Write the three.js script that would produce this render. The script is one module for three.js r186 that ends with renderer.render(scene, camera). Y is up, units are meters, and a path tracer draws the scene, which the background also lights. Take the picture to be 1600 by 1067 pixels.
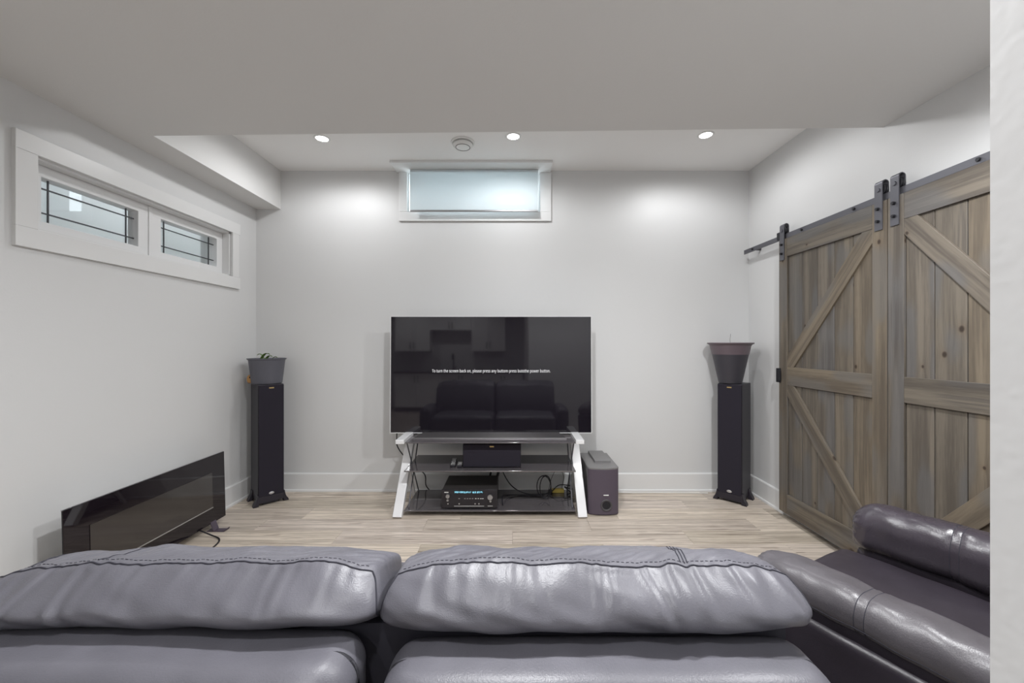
import * as THREE from 'three';
import { RoundedBoxGeometry } from 'three/addons/geometries/RoundedBoxGeometry.js';
import { ImprovedNoise } from 'three/addons/math/ImprovedNoise.js';
import { mergeGeometries } from 'three/addons/utils/BufferGeometryUtils.js';

// ------------------------------------------------------------------ camera, sky, exposure
const scene = new THREE.Scene();
const W = 1600, H = 1067, FOCAL = 620;
const camera = new THREE.PerspectiveCamera(2 * Math.atan(H / 2 / FOCAL) * 180 / Math.PI, W / H, 0.02, 60);
camera.position.set(0, 1.345, 0);
camera.lookAt(0, 1.345, -1);
camera.setViewOffset(W, H, -3, -3.5, W, H);
camera.updateProjectionMatrix();
scene.add(camera);

const renderer = new THREE.WebGLRenderer();
renderer.toneMapping = THREE.LinearToneMapping;
renderer.toneMappingExposure = 1.42;
renderer.shadowMap.enabled = true;
renderer.shadowMap.type = THREE.PCFSoftShadowMap;

scene.background = new THREE.Color().setRGB(3.4, 3.85, 4.1);       // plain overcast sky

const TRAY_POT = 1.65, FRONT_POT = 9.0, SOFA_FILL_POT = 3.6, KITCHEN_POT = 3.2;           // candela of the ceiling lights; the sofa one is unseen, added to light its back
const POT_COLOR = new THREE.Color().setRGB(0.975, 0.985, 1.0);

// ------------------------------------------------------------------ helpers
const R = (d) => d * Math.PI / 180;
function mulberry(a) {
  return () => { a |= 0; a = a + 0x6D2B79F5 | 0; let t = Math.imul(a ^ a >>> 15, 1 | a); t = t + Math.imul(t ^ t >>> 7, 61 | t) ^ t; return ((t ^ t >>> 14) >>> 0) / 4294967296; };
}
const perlin = new ImprovedNoise();
const noise = (x, y, z = 0) => perlin.noise(x + 31.7, y + 17.3, z + 5.1);
const smooth = (a, b, x) => { const t = Math.min(1, Math.max(0, (x - a) / (b - a))); return t * t * (3 - 2 * t); };
const names = {};
function numbered(n) { const k = names[n] = (names[n] ?? -1) + 1; return k ? `${n}_${String(k).padStart(3, '0')}` : n; }
function shade(m) { m.castShadow = m.receiveShadow = true; return m; }
function part(name, geos, mat, parent) {
  const g = Array.isArray(geos) ? (geos.length > 1 ? mergeGeometries(geos.map((x) => x.index ? x.toNonIndexed() : x)) : geos[0]) : geos;
  const m = shade(new THREE.Mesh(g, mat)); m.name = parent ? name : numbered(name);
  (parent || scene).add(m); return m;
}
function group(name, [x, y, z] = [0, 0, 0], turn = 0) {
  const o = new THREE.Group(); o.name = numbered(name); o.position.set(x, y, z); o.rotation.y = turn; scene.add(o); return o;
}
function tag(o, label, category, grp, kind) {
  o.userData.label = label; o.userData.category = category;
  if (grp) o.userData.group = grp;
  if (kind) o.userData.kind = kind;
  return o;
}
function struct(o) { o.userData.kind = 'structure'; return o; }
// uv in metres, projected along the face normal; long = axis along which the grain (u) runs
function metreUV(g, long = 0, off = [0, 0]) {
  const p = g.attributes.position, n = g.attributes.normal, uv = new Float32Array(p.count * 2);
  for (let i = 0; i < p.count; i++) {
    const P = [p.getX(i), p.getY(i), p.getZ(i)], N = [Math.abs(n.getX(i)), Math.abs(n.getY(i)), Math.abs(n.getZ(i))];
    const k = N[0] >= N[1] && N[0] >= N[2] ? 0 : N[1] >= N[2] ? 1 : 2;
    const axes = [0, 1, 2].filter((a) => a !== k);
    let [a, b] = axes; if (b === long) [a, b] = [b, a];
    uv[2 * i] = P[a] + off[0]; uv[2 * i + 1] = P[b] + off[1];
  }
  g.setAttribute('uv', new THREE.BufferAttribute(uv, 2)); return g;
}
function box(w, h, d, x = 0, y = 0, z = 0, long = 0, off) { const g = new THREE.BoxGeometry(w, h, d); g.translate(x, y, z); return metreUV(g, long, off); }
function span(x0, x1, y0, y1, z0, z1, long = 0, off) { return box(Math.abs(x1 - x0), Math.abs(y1 - y0), Math.abs(z1 - z0), (x0 + x1) / 2, (y0 + y1) / 2, (z0 + z1) / 2, long, off); }
function rbox(w, h, d, r, x = 0, y = 0, z = 0, long = 0, off, seg = 2) { const g = new RoundedBoxGeometry(w, h, d, seg, r); g.translate(x, y, z); return metreUV(g, long, off); }
function rspan(x0, x1, y0, y1, z0, z1, r = 0.003, long = 0, off, seg = 1) { return rbox(Math.abs(x1 - x0), Math.abs(y1 - y0), Math.abs(z1 - z0), r, (x0 + x1) / 2, (y0 + y1) / 2, (z0 + z1) / 2, long, off, seg); }
// a block from eight corners: four below, four above, both anticlockwise seen from above
function block(c) {
  const f = [[3, 2, 1, 0], [4, 5, 6, 7], [0, 1, 5, 4], [1, 2, 6, 5], [2, 3, 7, 6], [3, 0, 4, 7]], pos = [];
  for (const [a, b, d, e] of f) for (const k of [a, b, d, a, d, e]) pos.push(...c[k]);
  const g = new THREE.BufferGeometry(); g.setAttribute('position', new THREE.Float32BufferAttribute(pos, 3)); g.computeVertexNormals(); return metreUV(g);
}
function tube(pts, r, seg = 40, rad = 8, closed = false) {
  const c = new THREE.CatmullRomCurve3(pts.map((p) => p.isVector3 ? p : new THREE.Vector3(...p)), closed);
  return new THREE.TubeGeometry(c, seg, r, rad, closed);
}
function rod(a, b, r, rad = 10) {
  const A = new THREE.Vector3(...a), B = new THREE.Vector3(...b), d = B.clone().sub(A);
  const g = new THREE.CylinderGeometry(r, r, d.length(), rad); g.applyQuaternion(new THREE.Quaternion().setFromUnitVectors(new THREE.Vector3(0, 1, 0), d.normalize()));
  g.translate((A.x + B.x) / 2, (A.y + B.y) / 2, (A.z + B.z) / 2); return g;
}
function bar(a, b, w, t, side) {     // a rectangular bar from a to b, w wide along side, t thick
  const A = new THREE.Vector3(...a), B = new THREE.Vector3(...b), y = B.clone().sub(A), L = y.length(); y.normalize();
  const x = new THREE.Vector3(...side), z = x.clone().cross(y).normalize(); x.crossVectors(y, z);
  const g = new RoundedBoxGeometry(w, L, t, 1, Math.min(w, t) * 0.12); metreUV(g, 1);
  g.applyMatrix4(new THREE.Matrix4().makeBasis(x, y, z).setPosition(A.add(B).multiplyScalar(0.5))); return g;
}
function lathe(profile, seg = 48) { return new THREE.LatheGeometry(profile.map(([r, y]) => new THREE.Vector2(r, y)), seg); }
function weldNormals(g) {            // one smooth normal per place, over uv seams too
  g.computeVertexNormals();
  const p = g.attributes.position, n = g.attributes.normal, sum = new Map(), key = (i) => `${Math.round(p.getX(i) * 2e4)},${Math.round(p.getY(i) * 2e4)},${Math.round(p.getZ(i) * 2e4)}`;
  for (let i = 0; i < p.count; i++) { const k = key(i), s = sum.get(k) || sum.set(k, [0, 0, 0]).get(k); s[0] += n.getX(i); s[1] += n.getY(i); s[2] += n.getZ(i); }
  for (let i = 0; i < p.count; i++) { const s = sum.get(key(i)), l = Math.hypot(...s) || 1; n.setXYZ(i, s[0] / l, s[1] / l, s[2] / l); }
  return g;
}
// an upholstered block: a box with round edges, bent by warp(point, u) where u is the place within the box from -1 to 1
function softPoint(p, w, h, d, r, warp) {
  const q = [Math.max(-w / 2 + r, Math.min(w / 2 - r, p[0])), Math.max(-h / 2 + r, Math.min(h / 2 - r, p[1])), Math.max(-d / 2 + r, Math.min(d / 2 - r, p[2]))];
  const v = new THREE.Vector3(p[0] - q[0], p[1] - q[1], p[2] - q[2]); if (v.length() > 1e-9) v.setLength(r);
  const P = new THREE.Vector3(...q).add(v); return warp ? warp(P, [P.x / w * 2, P.y / h * 2, P.z / d * 2]) : P;
}
function soft(w, h, d, r, [nx, ny, nz], warp) {
  const g = new THREE.BoxGeometry(w, h, d, nx, ny, nz), p = g.attributes.position;
  metreUV(g, 0);
  for (let i = 0; i < p.count; i++) { const v = softPoint([p.getX(i), p.getY(i), p.getZ(i)], w, h, d, r, warp); p.setXYZ(i, v.x, v.y, v.z); }
  return weldNormals(g);
}
function stitches(pts, len = 0.006, gap = 0.004, r = 0.0006) {     // a row of short threads along a path
  const c = new THREE.CatmullRomCurve3(pts), L = c.getLength(), n = Math.floor(L / (len + gap)), out = [];
  for (let i = 0; i < n; i++) { const a = c.getPointAt(i / n), b = c.getPointAt(Math.min(1, i / n + len / L)); out.push(rod(a.toArray(), b.toArray(), r, 5)); }
  return out;
}

// ------------------------------------------------------------------ textures
function periodic(nx, ny, seed) {     // tileable value noise on a lattice of nx by ny
  const r = mulberry(seed), t = Float32Array.from({ length: nx * ny }, () => r());
  return (u, v) => {
    const x = ((u % 1) + 1) % 1 * nx, y = ((v % 1) + 1) % 1 * ny, i = Math.floor(x), j = Math.floor(y), fx = x - i, fy = y - j;
    const sx = fx * fx * (3 - 2 * fx), sy = fy * fy * (3 - 2 * fy), at = (a, b) => t[(b % ny) * nx + (a % nx)];
    return (at(i, j) * (1 - sx) + at(i + 1, j) * sx) * (1 - sy) + (at(i, j + 1) * (1 - sx) + at(i + 1, j + 1) * sx) * sy;
  };
}
function texture(w, h, size, fn, srgb) {      // size = metres the picture covers in u and v
  const a = new Uint8Array(w * h * 4);
  for (let y = 0; y < h; y++) for (let x = 0; x < w; x++) {
    const c = fn(x / w, y / h), k = 4 * (y * w + x);
    for (let j = 0; j < 3; j++) a[k + j] = Math.max(0, Math.min(255, Array.isArray(c) ? c[j] : c * 255));
    a[k + 3] = 255;
  }
  const t = new THREE.DataTexture(a, w, h); t.wrapS = t.wrapT = THREE.RepeatWrapping; t.magFilter = THREE.LinearFilter; t.minFilter = THREE.LinearMipmapLinearFilter; t.generateMipmaps = true;
  t.repeat.set(1 / size[0], 1 / size[1]); if (srgb) t.colorSpace = THREE.SRGBColorSpace; t.needsUpdate = true; return t;
}
const mixc = (a, b, t) => a.map((x, i) => x + (b[i] - x) * t);
// floor boards: grey-brown oak print, grain along u
const fA = periodic(6, 60, 1), fB = periodic(12, 220, 2), fC = periodic(40, 256, 3), fD = periodic(5, 9, 4), fE = periodic(90, 300, 5);
const floorMap = texture(1024, 512, [2.4, 0.8], (u, v) => {
  const wob = v + 0.012 * (fD(u, v) - 0.5), g = 0.36 * fA(u, wob) + 0.34 * fB(u, wob) + 0.2 * fC(u, wob) + 0.1 * fE(u, v);
  let c = mixc([180, 168, 157], [224, 211, 199], smooth(0.28, 0.72, g));
  const dark = smooth(0.68, 0.8, fB(u * 1 + 0.31, wob + 0.17)) * smooth(0.5, 0.75, fA(u + 0.4, wob));
  return mixc(c, [128, 114, 104], dark * 0.85);
}, true);
// weathered barn boards: grey stain over brown pine, grain along u, with knots
const wA = periodic(3, 30, 11), wB = periodic(6, 110, 12), wC = periodic(24, 256, 13), wD = periodic(4, 6, 14), wE = periodic(9, 14, 15), wF = periodic(60, 256, 16);
const knots = (() => { const r = mulberry(77), o = []; for (let i = 0; i < 9; i++) o.push([r(), r(), 0.006 + 0.008 * r()]); return o; })();
const barnMap = texture(1024, 512, [2.0, 1.0], (u, v) => {
  let bend = 0, knot = 0, halo = 0;
  for (const [ku, kv, kr] of knots) {
    let du = u - ku, dv = v - kv; du -= Math.round(du); dv -= Math.round(dv); du *= 2.0; const rr = Math.hypot(du * 0.75, dv) / kr;
    bend += Math.sign(dv) * Math.exp(-rr * 0.42) * 0.012 * Math.min(1, Math.abs(dv) / kr * 2); knot = Math.max(knot, 1 - smooth(0.45, 1.25, rr)); halo = Math.max(halo, Math.exp(-rr * 0.8));
  }
  const y = v + bend + 0.01 * (wD(u, v) - 0.5), g = 0.56 * wA(u, y) + 0.24 * wB(u, y) + 0.12 * wC(u, y) + 0.08 * wF(u, y);
  let c = mixc([113, 103, 91], [152, 140, 123], smooth(0.25, 0.75, g));
  c = mixc(c, [130, 128, 127], 0.6 * smooth(0.4, 0.75, wE(u, v)));                     // grey stain patches
  c = mixc(c, [92, 85, 80], 0.42 * smooth(0.62, 0.85, wD(u + 0.3, v + 0.2)) * smooth(0.35, 0.65, wB(u, y)));
  c = mixc(c, [124, 96, 68], halo * 0.4); return mixc(c, [52, 38, 28], knot * 0.75);
}, true);
const barnBump = texture(512, 512, [1.0, 0.5], (u, v) => 0.5 * wB(u, v) + 0.5 * wC(u, v));
const pA = periodic(220, 220, 21), pB = periodic(90, 90, 22), pC = periodic(14, 14, 23);
const paintBump = texture(512, 512, [0.7, 0.7], (u, v) => 0.55 * pA(u, v) + 0.35 * pB(u, v) + 0.1 * pC(u, v));
const paintRough = texture(256, 256, [2.2, 2.2], (u, v) => 0.82 + 0.18 * (0.6 * pC(u, v) + 0.4 * pB(u, v)));
const lA = periodic(150, 150, 31), lB = periodic(64, 64, 32), lC = periodic(10, 10, 33), lD = periodic(24, 24, 34);
const leatherBump = texture(512, 512, [0.24, 0.24], (u, v) => 0.5 * Math.abs(2 * lB(u, v) - 1) + 0.5 * Math.abs(2 * lA(u, v) - 1));
const leatherMap = texture(256, 256, [0.9, 0.9], (u, v) => { const g = 0.86 + 0.14 * (0.6 * lC(u, v) + 0.4 * lD(u, v)); return [255 * g, 255 * g, 255 * g]; }, true);
const leatherRough = texture(256, 256, [0.6, 0.6], (u, v) => 0.78 + 0.22 * (0.5 * lC(u, v) + 0.5 * lD(u, v)));
const clothBump = texture(256, 256, [0.03, 0.03], (u, v) => 0.5 + 0.25 * Math.sin(u * 40 * Math.PI) + 0.25 * Math.sin(v * 40 * Math.PI));

const std = (o) => new THREE.MeshStandardMaterial(o);
const phys = (o) => new THREE.MeshPhysicalMaterial(o);
const rgb = (r, g, b) => new THREE.Color().setRGB(r, g, b);
const M = {
  wall: phys({ color: rgb(0.67, 0.67, 0.668), roughness: 0.5, roughnessMap: paintRough, bumpMap: paintBump, bumpScale: 0.0002 }),
  lowCeilingShaded: std({ color: rgb(0.72, 0.715, 0.705), roughness: 0.85, bumpMap: paintBump, bumpScale: 0.0003 }),  // same paint as the tray, darkened: its dimmer light is in the colour
  ceiling: std({ color: rgb(0.87, 0.865, 0.855), roughness: 0.85, bumpMap: paintBump, bumpScale: 0.0003 }),  // same paint as the low part, lightened to paint in the brighter tray
  trim: phys({ color: rgb(0.74, 0.74, 0.735), roughness: 0.32 }),
  vinyl: phys({ color: rgb(0.77, 0.77, 0.77), roughness: 0.3 }),
  glass: phys({ color: 0xffffff, transmission: 1, thickness: 0, roughness: 0, ior: 1.5 }),
  leadBar: std({ color: rgb(0.07, 0.07, 0.075), roughness: 0.5, metalness: 0.4 }),
  blind: phys({ color: rgb(0.80, 0.86, 0.88), transmission: 0.35, thickness: 0, roughness: 1, bumpMap: clothBump, bumpScale: 0.0004 }),
  aluminium: std({ color: rgb(0.42, 0.42, 0.43), roughness: 0.35, metalness: 0.9 }),
  well: std({ color: rgb(0.88, 0.88, 0.87), roughness: 0.9 }),
  iron: std({ color: rgb(0.12, 0.12, 0.135), roughness: 0.45, metalness: 0.5 }),
  ironDark: std({ color: rgb(0.02, 0.02, 0.024), roughness: 0.5, metalness: 0.3 }),
  sofa: phys({ color: rgb(0.138, 0.135, 0.157), map: leatherMap, roughness: 0.46, roughnessMap: leatherRough, bumpMap: leatherBump, bumpScale: 0.00025, specularIntensity: 1 }),
  chairShaded: phys({ color: rgb(0.034, 0.028, 0.037), map: leatherMap, roughness: 0.42, roughnessMap: leatherRough, bumpMap: leatherBump, bumpScale: 0.00025 }),  // armchair leather darkened, its shade put into the colour
  chairPadShaded: phys({ color: rgb(0.055, 0.046, 0.058), map: leatherMap, roughness: 0.3, roughnessMap: leatherRough, bumpMap: leatherBump, bumpScale: 0.00025 }),  // far arm pad: same leather with a shaded tone painted in
  chairPadLit: phys({ color: rgb(0.10, 0.092, 0.102), map: leatherMap, roughness: 0.4, roughnessMap: leatherRough, bumpMap: leatherBump, bumpScale: 0.00025 }),  // near arm pad: same leather with a lit tone painted in
  threadAndShade: std({ color: rgb(0.025, 0.024, 0.035), roughness: 0.8 }),  // seam thread, also the near-black of the painted gap shade
  threadPale: std({ color: rgb(0.12, 0.11, 0.12), roughness: 0.8 }),
  vinylWrap: phys({ color: rgb(0.017, 0.014, 0.022), roughness: 0.42 }),
  grille: std({ color: rgb(0.016, 0.013, 0.022), roughness: 0.95, bumpMap: clothBump, bumpScale: 0.0004 }),
  gold: std({ color: rgb(0.75, 0.55, 0.24), roughness: 0.3, metalness: 0.9 }),
  silver: std({ color: rgb(0.62, 0.62, 0.63), roughness: 0.3, metalness: 0.9 }),
  pewter: std({ color: rgb(0.2, 0.19, 0.195), roughness: 0.38, metalness: 0.8 }),
  frame: std({ color: rgb(0.72, 0.72, 0.72), roughness: 0.45 }),
  print: std({ color: rgb(0.7, 0.7, 0.68), roughness: 0.6 }),
  potGrey: phys({ color: rgb(0.095, 0.095, 0.115), roughness: 0.5 }),
  potBrown: phys({ color: rgb(0.13, 0.10, 0.115), roughness: 0.4 }),
  potBlack: phys({ color: rgb(0.045, 0.042, 0.052), roughness: 0.45 }),
  soil: std({ color: rgb(0.05, 0.035, 0.025), roughness: 1 }),
  leaf: phys({ color: rgb(0.13, 0.22, 0.06), roughness: 0.5, side: THREE.DoubleSide }),
  cork: std({ color: rgb(0.55, 0.30, 0.11), roughness: 0.7 }),
  blackPlastic: phys({ color: rgb(0.014, 0.012, 0.016), roughness: 0.35 }),
  receiverTop: std({ color: rgb(0.05, 0.046, 0.045), roughness: 0.45, metalness: 0.3 }),
  cable: phys({ color: rgb(0.012, 0.011, 0.016), roughness: 0.45 }),
  whitePlastic: phys({ color: rgb(0.78, 0.78, 0.77), roughness: 0.4 }),
  yellow: phys({ color: rgb(0.62, 0.47, 0.10), roughness: 0.5 }),
  whiteLacquer: phys({ color: rgb(0.80, 0.80, 0.81), roughness: 0.22, clearcoat: 0.5, clearcoatRoughness: 0.1 }),
  shelfGlass: phys({ color: rgb(0.095, 0.086, 0.092), roughness: 0.07, ior: 2.0 }),
  smokeGlass: phys({ color: rgb(0.010, 0.007, 0.010), roughness: 0.03, ior: 1.5 }),
  fireWindow: phys({ color: rgb(0.032, 0.027, 0.025), roughness: 0.08, ior: 1.7 }),
  subTop: phys({ color: rgb(0.19, 0.185, 0.185), roughness: 0.5 }),
  subFront: phys({ color: rgb(0.085, 0.067, 0.091), roughness: 0.5 }),
  subSide: phys({ color: rgb(0.07, 0.065, 0.07), roughness: 0.5 }),
  cabinet: phys({ color: rgb(0.78, 0.78, 0.78), roughness: 0.35 }),
  counter: phys({ color: rgb(0.10, 0.09, 0.09), roughness: 0.3 }),
  chrome: std({ color: rgb(0.5, 0.5, 0.52), roughness: 0.2, metalness: 1 }),
  lens: std({ color: 0x000000, emissive: rgb(1, 0.98, 0.95), emissiveIntensity: 9 }),
};
M.floor = [1, 0.91, 1.06, 0.83].map((k, i) => phys({ color: rgb(0.92 * k, 0.92 * k, 0.92 * k * (1 - 0.02 * i)), map: floorMap, roughness: 0.42 }));
M.barn = [[1, 1, 1], [0.9, 0.92, 0.96], [1.08, 1.05, 1.0], [0.96, 0.98, 1.03]].map((c) => std({ color: rgb(...c.map((x) => x * 0.54)), map: barnMap, roughness: 0.62, bumpMap: barnBump, bumpScale: 0.0006 }));

// ------------------------------------------------------------------ the shell
const XL = -2.356, XR = 2.145, ZB = -3.626, TRAY = 2.924, LOW = 2.573, ZK = 2.85, XK = -3.25, XP = 0.24, ZP = -0.2;
// back wall with its high window opening
const BW = { x0: -0.97, x1: 0.235, y0: 2.545, y1: 2.905 };
struct(part('wall_back', [span(XL - 0.25, BW.x0, -0.2, 3.1, ZB - 0.28, ZB), span(BW.x1, XR + 0.25, -0.2, 3.1, ZB - 0.28, ZB), span(BW.x0, BW.x1, -0.2, BW.y0, ZB - 0.28, ZB), span(BW.x0, BW.x1, BW.y1, 3.1, ZB - 0.28, ZB)], M.wall));
// left wall with the long high window
const LW = { z0: -1.95, z1: -3.3, y0: 1.905, y1: 2.27 };
struct(part('wall_left', [span(XL - 0.25, XL, -0.2, LW.y0, ZB, 0.3, 2), span(XL - 0.25, XL, LW.y1, 3.1, ZB, 0.3, 2), span(XL - 0.25, XL, LW.y0, LW.y1, LW.z0, 0.3, 2), span(XL - 0.25, XL, LW.y0, LW.y1, ZB, LW.z1, 2)], M.wall));
struct(part('wall_right', span(XR, XR + 0.25, -0.2, 3.1, ZB, ZP, 2), M.wall));
struct(part('wall_partition', [span(XP, XR + 0.25, -0.2, 3.1, ZP, ZP + 0.12), span(XP, XP + 0.12, -0.2, 3.1, ZP + 0.12, ZK, 2)], M.wall));
struct(part('wall_kitchen', [span(XK - 0.2, XP + 0.12, -0.2, 3.1, ZK, ZK + 0.2), span(XK - 0.2, XK, -0.2, 3.1, 0.3, ZK, 2), span(XK - 0.2, XL, -0.2, 3.1, 0.1, 0.3)], M.wall));

// ceiling: a low front part, a raised tray over the far end and a soffit along the left wall
const ceiling = struct(group('ceiling'));
const yr = 2.603;
part('low_ceiling', [block([[-2.13, LOW, ZK + 0.1], [XR + 0.2, yr, ZK + 0.1], [XR + 0.2, yr, -2.304], [-2.13, LOW, -2.345], [-2.13, 3.0, ZK + 0.1], [XR + 0.2, 3.0, ZK + 0.1], [XR + 0.2, 3.0, -2.304], [-2.13, 3.0, -2.345]]), span(XK - 0.2, -2.13, LOW, 3.0, -2.34, ZK + 0.1)], M.lowCeilingShaded, ceiling);
part('soffit', span(XL - 0.1, -2.13, LOW, 3.0, ZB - 0.1, -2.34, 2), M.lowCeilingShaded, ceiling);
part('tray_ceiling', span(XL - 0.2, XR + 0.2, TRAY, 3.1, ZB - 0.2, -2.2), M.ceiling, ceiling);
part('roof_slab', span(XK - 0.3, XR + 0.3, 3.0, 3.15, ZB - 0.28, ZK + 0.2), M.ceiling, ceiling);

// floor of laminate boards
const floor = struct(group('floor'));
part('subfloor', span(XK - 0.2, XR + 0.25, -0.2, -0.012, ZB - 0.2, ZK + 0.2), M.soil, floor);
{
  const rnd = mulberry(5), w = 0.192, L = 1.22;
  for (let row = 0; row < 18; row++) {
    const z1 = -0.17 - (17 - row) * w, z0 = Math.max(ZB - 0.005, z1 - w);
    let x = XL - rnd() * L;
    while (x < XR) {
      const a = Math.max(XL - 0.01, x), b = Math.min(XR + 0.01, x + L);
      if (b - a > 0.02) part('plank', rspan(a + 0.0004, b - 0.0004, -0.012, 0, z0 + 0.0004, z1 - 0.0004, 0.0012, 0, [rnd() * 7, rnd() * 7]), M.floor[Math.floor(rnd() * 4)], floor);
      x += L;
    }
  }
  const far = [];
  for (let row = 0; row < 16; row++) { let x = XK - rnd() * L; while (x < XP) { const a = Math.max(XK - 0.1, x), b = Math.min(XP + 0.1, x + L); if (b - a > 0.02) far.push(span(a + 0.0006, b - 0.0006, -0.012, 0, -0.17 + row * w + 0.0006, -0.17 + (row + 1) * w - 0.0006, 0, [rnd() * 7, rnd() * 7])); x += L; } }
  part('kitchen_planks', far, M.floor[0], floor).userData.kind = 'stuff';
}
// baseboards: a flat board with an eased top edge and a shoe strip
function baseboard(name, a, b, inward) {
  const s = new THREE.Shape(); s.moveTo(0, 0); s.lineTo(0.026, 0); s.lineTo(0.026, 0.012); s.quadraticCurveTo(0.024, 0.021, 0.016, 0.022); s.lineTo(0.016, 0.158); s.lineTo(0.011, 0.166); s.lineTo(0, 0.166);
  const A = new THREE.Vector3(...a), B = new THREE.Vector3(...b), z = B.clone().sub(A), L = z.length();
  const g = new THREE.ExtrudeGeometry(s, { depth: L, bevelEnabled: false }); z.normalize();
  g.applyMatrix4(new THREE.Matrix4().makeBasis(new THREE.Vector3(...inward), new THREE.Vector3(0, 1, 0), z).setPosition(A));
  return struct(part(name, g, M.trim));
}
baseboard('baseboard_back', [XR, 0, ZB], [XL, 0, ZB], [0, 0, 1]).geometry.index || 0;
baseboard('baseboard_left', [XL, 0, ZB], [XL, 0, 0.1], [1, 0, 0]);
baseboard('baseboard_right', [XR, 0, -3.12], [XR, 0, ZB], [-1, 0, 0]);

// ------------------------------------------------------------------ windows
function windowLeft() {
  const w = group('window_1', [XL, 0, 0]); struct(w); const z0 = LW.z0, z1 = LW.z1, y0 = LW.y0, y1 = LW.y1, c = 0.09;
  part('casing', rspan(-0.004, 0.02, y1, y1 + c, z0 + c, z1 - c, 0.002, 2), M.trim, w);
  part('casing', rspan(-0.004, 0.02, y0 - c - 0.006, y0, z0 + c, z1 - c, 0.002, 2), M.trim, w);
  part('casing', rspan(-0.004, 0.02, y0, y1, z0, z0 + c, 0.002, 1), M.trim, w);
  part('casing', rspan(-0.004, 0.02, y0, y1, z1 - c + 0.015, z1, 0.002, 1), M.trim, w);
  part('jamb', [span(-0.2, -0.005, y1 - 0.012, y1, z0, z1, 2), span(-0.2, -0.005, y0, y0 + 0.012, z0, z1, 2), span(-0.2, -0.005, y0, y1, z0 - 0.012, z0, 1), span(-0.2, -0.005, y0, y1, z1, z1 + 0.012, 1)], M.trim, w);
  part('mullion', rspan(-0.13, -0.055, y0 + 0.012, y1 - 0.012, -2.622, -2.65, 0.003, 1), M.vinyl, w);
  for (const [a, b, p, q] of [[-1.962, -2.622, -2.03, -2.552], [-2.65, -3.288, -2.718, -3.228]]) {
    const ya = y0 + 0.012, yb = y1 - 0.012, pa = 1.972, pb = 2.198;
    const s = part('sash', [rspan(-0.13, -0.06, pb, yb, a, b, 0.004, 2), rspan(-0.13, -0.06, ya, pa, a, b, 0.004, 2), rspan(-0.13, -0.06, pa - 0.004, pb + 0.004, a, p, 0.004, 1), rspan(-0.13, -0.06, pa - 0.004, pb + 0.004, q, b, 0.004, 1)], M.vinyl, w);
    part('pane', span(-0.097, -0.093, pa - 0.003, pb + 0.003, p + 0.003, q - 0.003), M.glass, s);
    const bars = [], t = 0.0035;
    for (const zz of [p - 0.052, q + 0.052]) bars.push(span(-0.092, -0.087, pa, pb, zz - t, zz + t));
    for (const yy of [pa + 0.05, pb - 0.05]) bars.push(span(-0.092, -0.087, yy - t, yy + t, p, q));
    bars.forEach((g) => part('grille_bar', g, M.leadBar, s));
  }
  tag(w, 'wide white two-sash window with dark grille bars high on the left wall', 'window');
  const well = struct(part('window_well', [span(-3.5, -3.42, 1.4, 2.75, -3.9, -1.2), span(-3.5, XL - 0.25, 1.4, 2.75, -3.9, -3.82), span(-3.5, XL - 0.25, 1.4, 2.75, -1.28, -1.2), span(-3.5, XL - 0.25, 1.4, 1.5, -3.9, -1.2)], M.well));
}
windowLeft();
function windowBack() {
  const w = group('window_2', [0, 0, ZB]); struct(w); const { x0, x1, y0, y1 } = BW;
  part('casing', rspan(-1.047, 0.339, 2.462, y0, -0.004, 0.02, 0.002), M.trim, w);
  part('casing', rspan(-1.047, x0, y0, TRAY - 0.02, -0.004, 0.02, 0.002, 1), M.trim, w);
  part('casing', rspan(x1, 0.339, y0, TRAY - 0.02, -0.004, 0.02, 0.002, 1), M.trim, w);
  part('jamb', [span(x0, x1, y0 - 0.002, y0 + 0.01, -0.2, -0.005), span(x0 - 0.002, x0 + 0.01, y0, y1, -0.2, -0.005, 1), span(x1 - 0.01, x1 + 0.002, y0, y1, -0.2, -0.005, 1)], M.trim, w);
  const s = part('sash', [rspan(x0 + 0.01, x1 - 0.01, y0 + 0.01, y0 + 0.05, -0.17, -0.11, 0.003), rspan(x0 + 0.01, x1 - 0.01, y1 - 0.04, y1, -0.17, -0.11, 0.003), rspan(x0 + 0.01, x0 + 0.03, y0 + 0.05, y1 - 0.04, -0.17, -0.11, 0.003, 1), rspan(x1 - 0.03, x1 - 0.01, y0 + 0.05, y1 - 0.04, -0.17, -0.11, 0.003, 1)], M.vinyl, w);
  part('pane', span(x0 + 0.028, x1 - 0.028, y0 + 0.048, y1 - 0.038, -0.143, -0.139), M.glass, s);
  tag(w, 'small white framed window behind a blind at the top of the back wall', 'window');
  struct(part('trim_1', rspan(-1.07, 0.335, TRAY - 0.02, TRAY + 0.004, -3.412, ZB + 0.005, 0.003), M.trim));
  const b = group('roller_blind', [-0.356, 2.9, -3.545]);
  part('blind_fabric', rbox(1.146, 0.364, 0.0016, 0.0006, 0, -0.182, 0, 0, [0, 0], 1), M.blind, b);
  part('bottom_bar', rbox(1.146, 0.018, 0.014, 0.005, 0, -0.369, 0, 0, [0, 0], 2), M.aluminium, b);
  const tubeG = new THREE.CylinderGeometry(0.014, 0.014, 1.14, 20); tubeG.rotateZ(Math.PI / 2); tubeG.translate(0, -0.012, -0.017);
  part('roller_tube', tubeG, M.vinyl, b);
  tag(b, 'pale blue roller blind drawn down over the high window above the television', 'blind');
}
windowBack();

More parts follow.
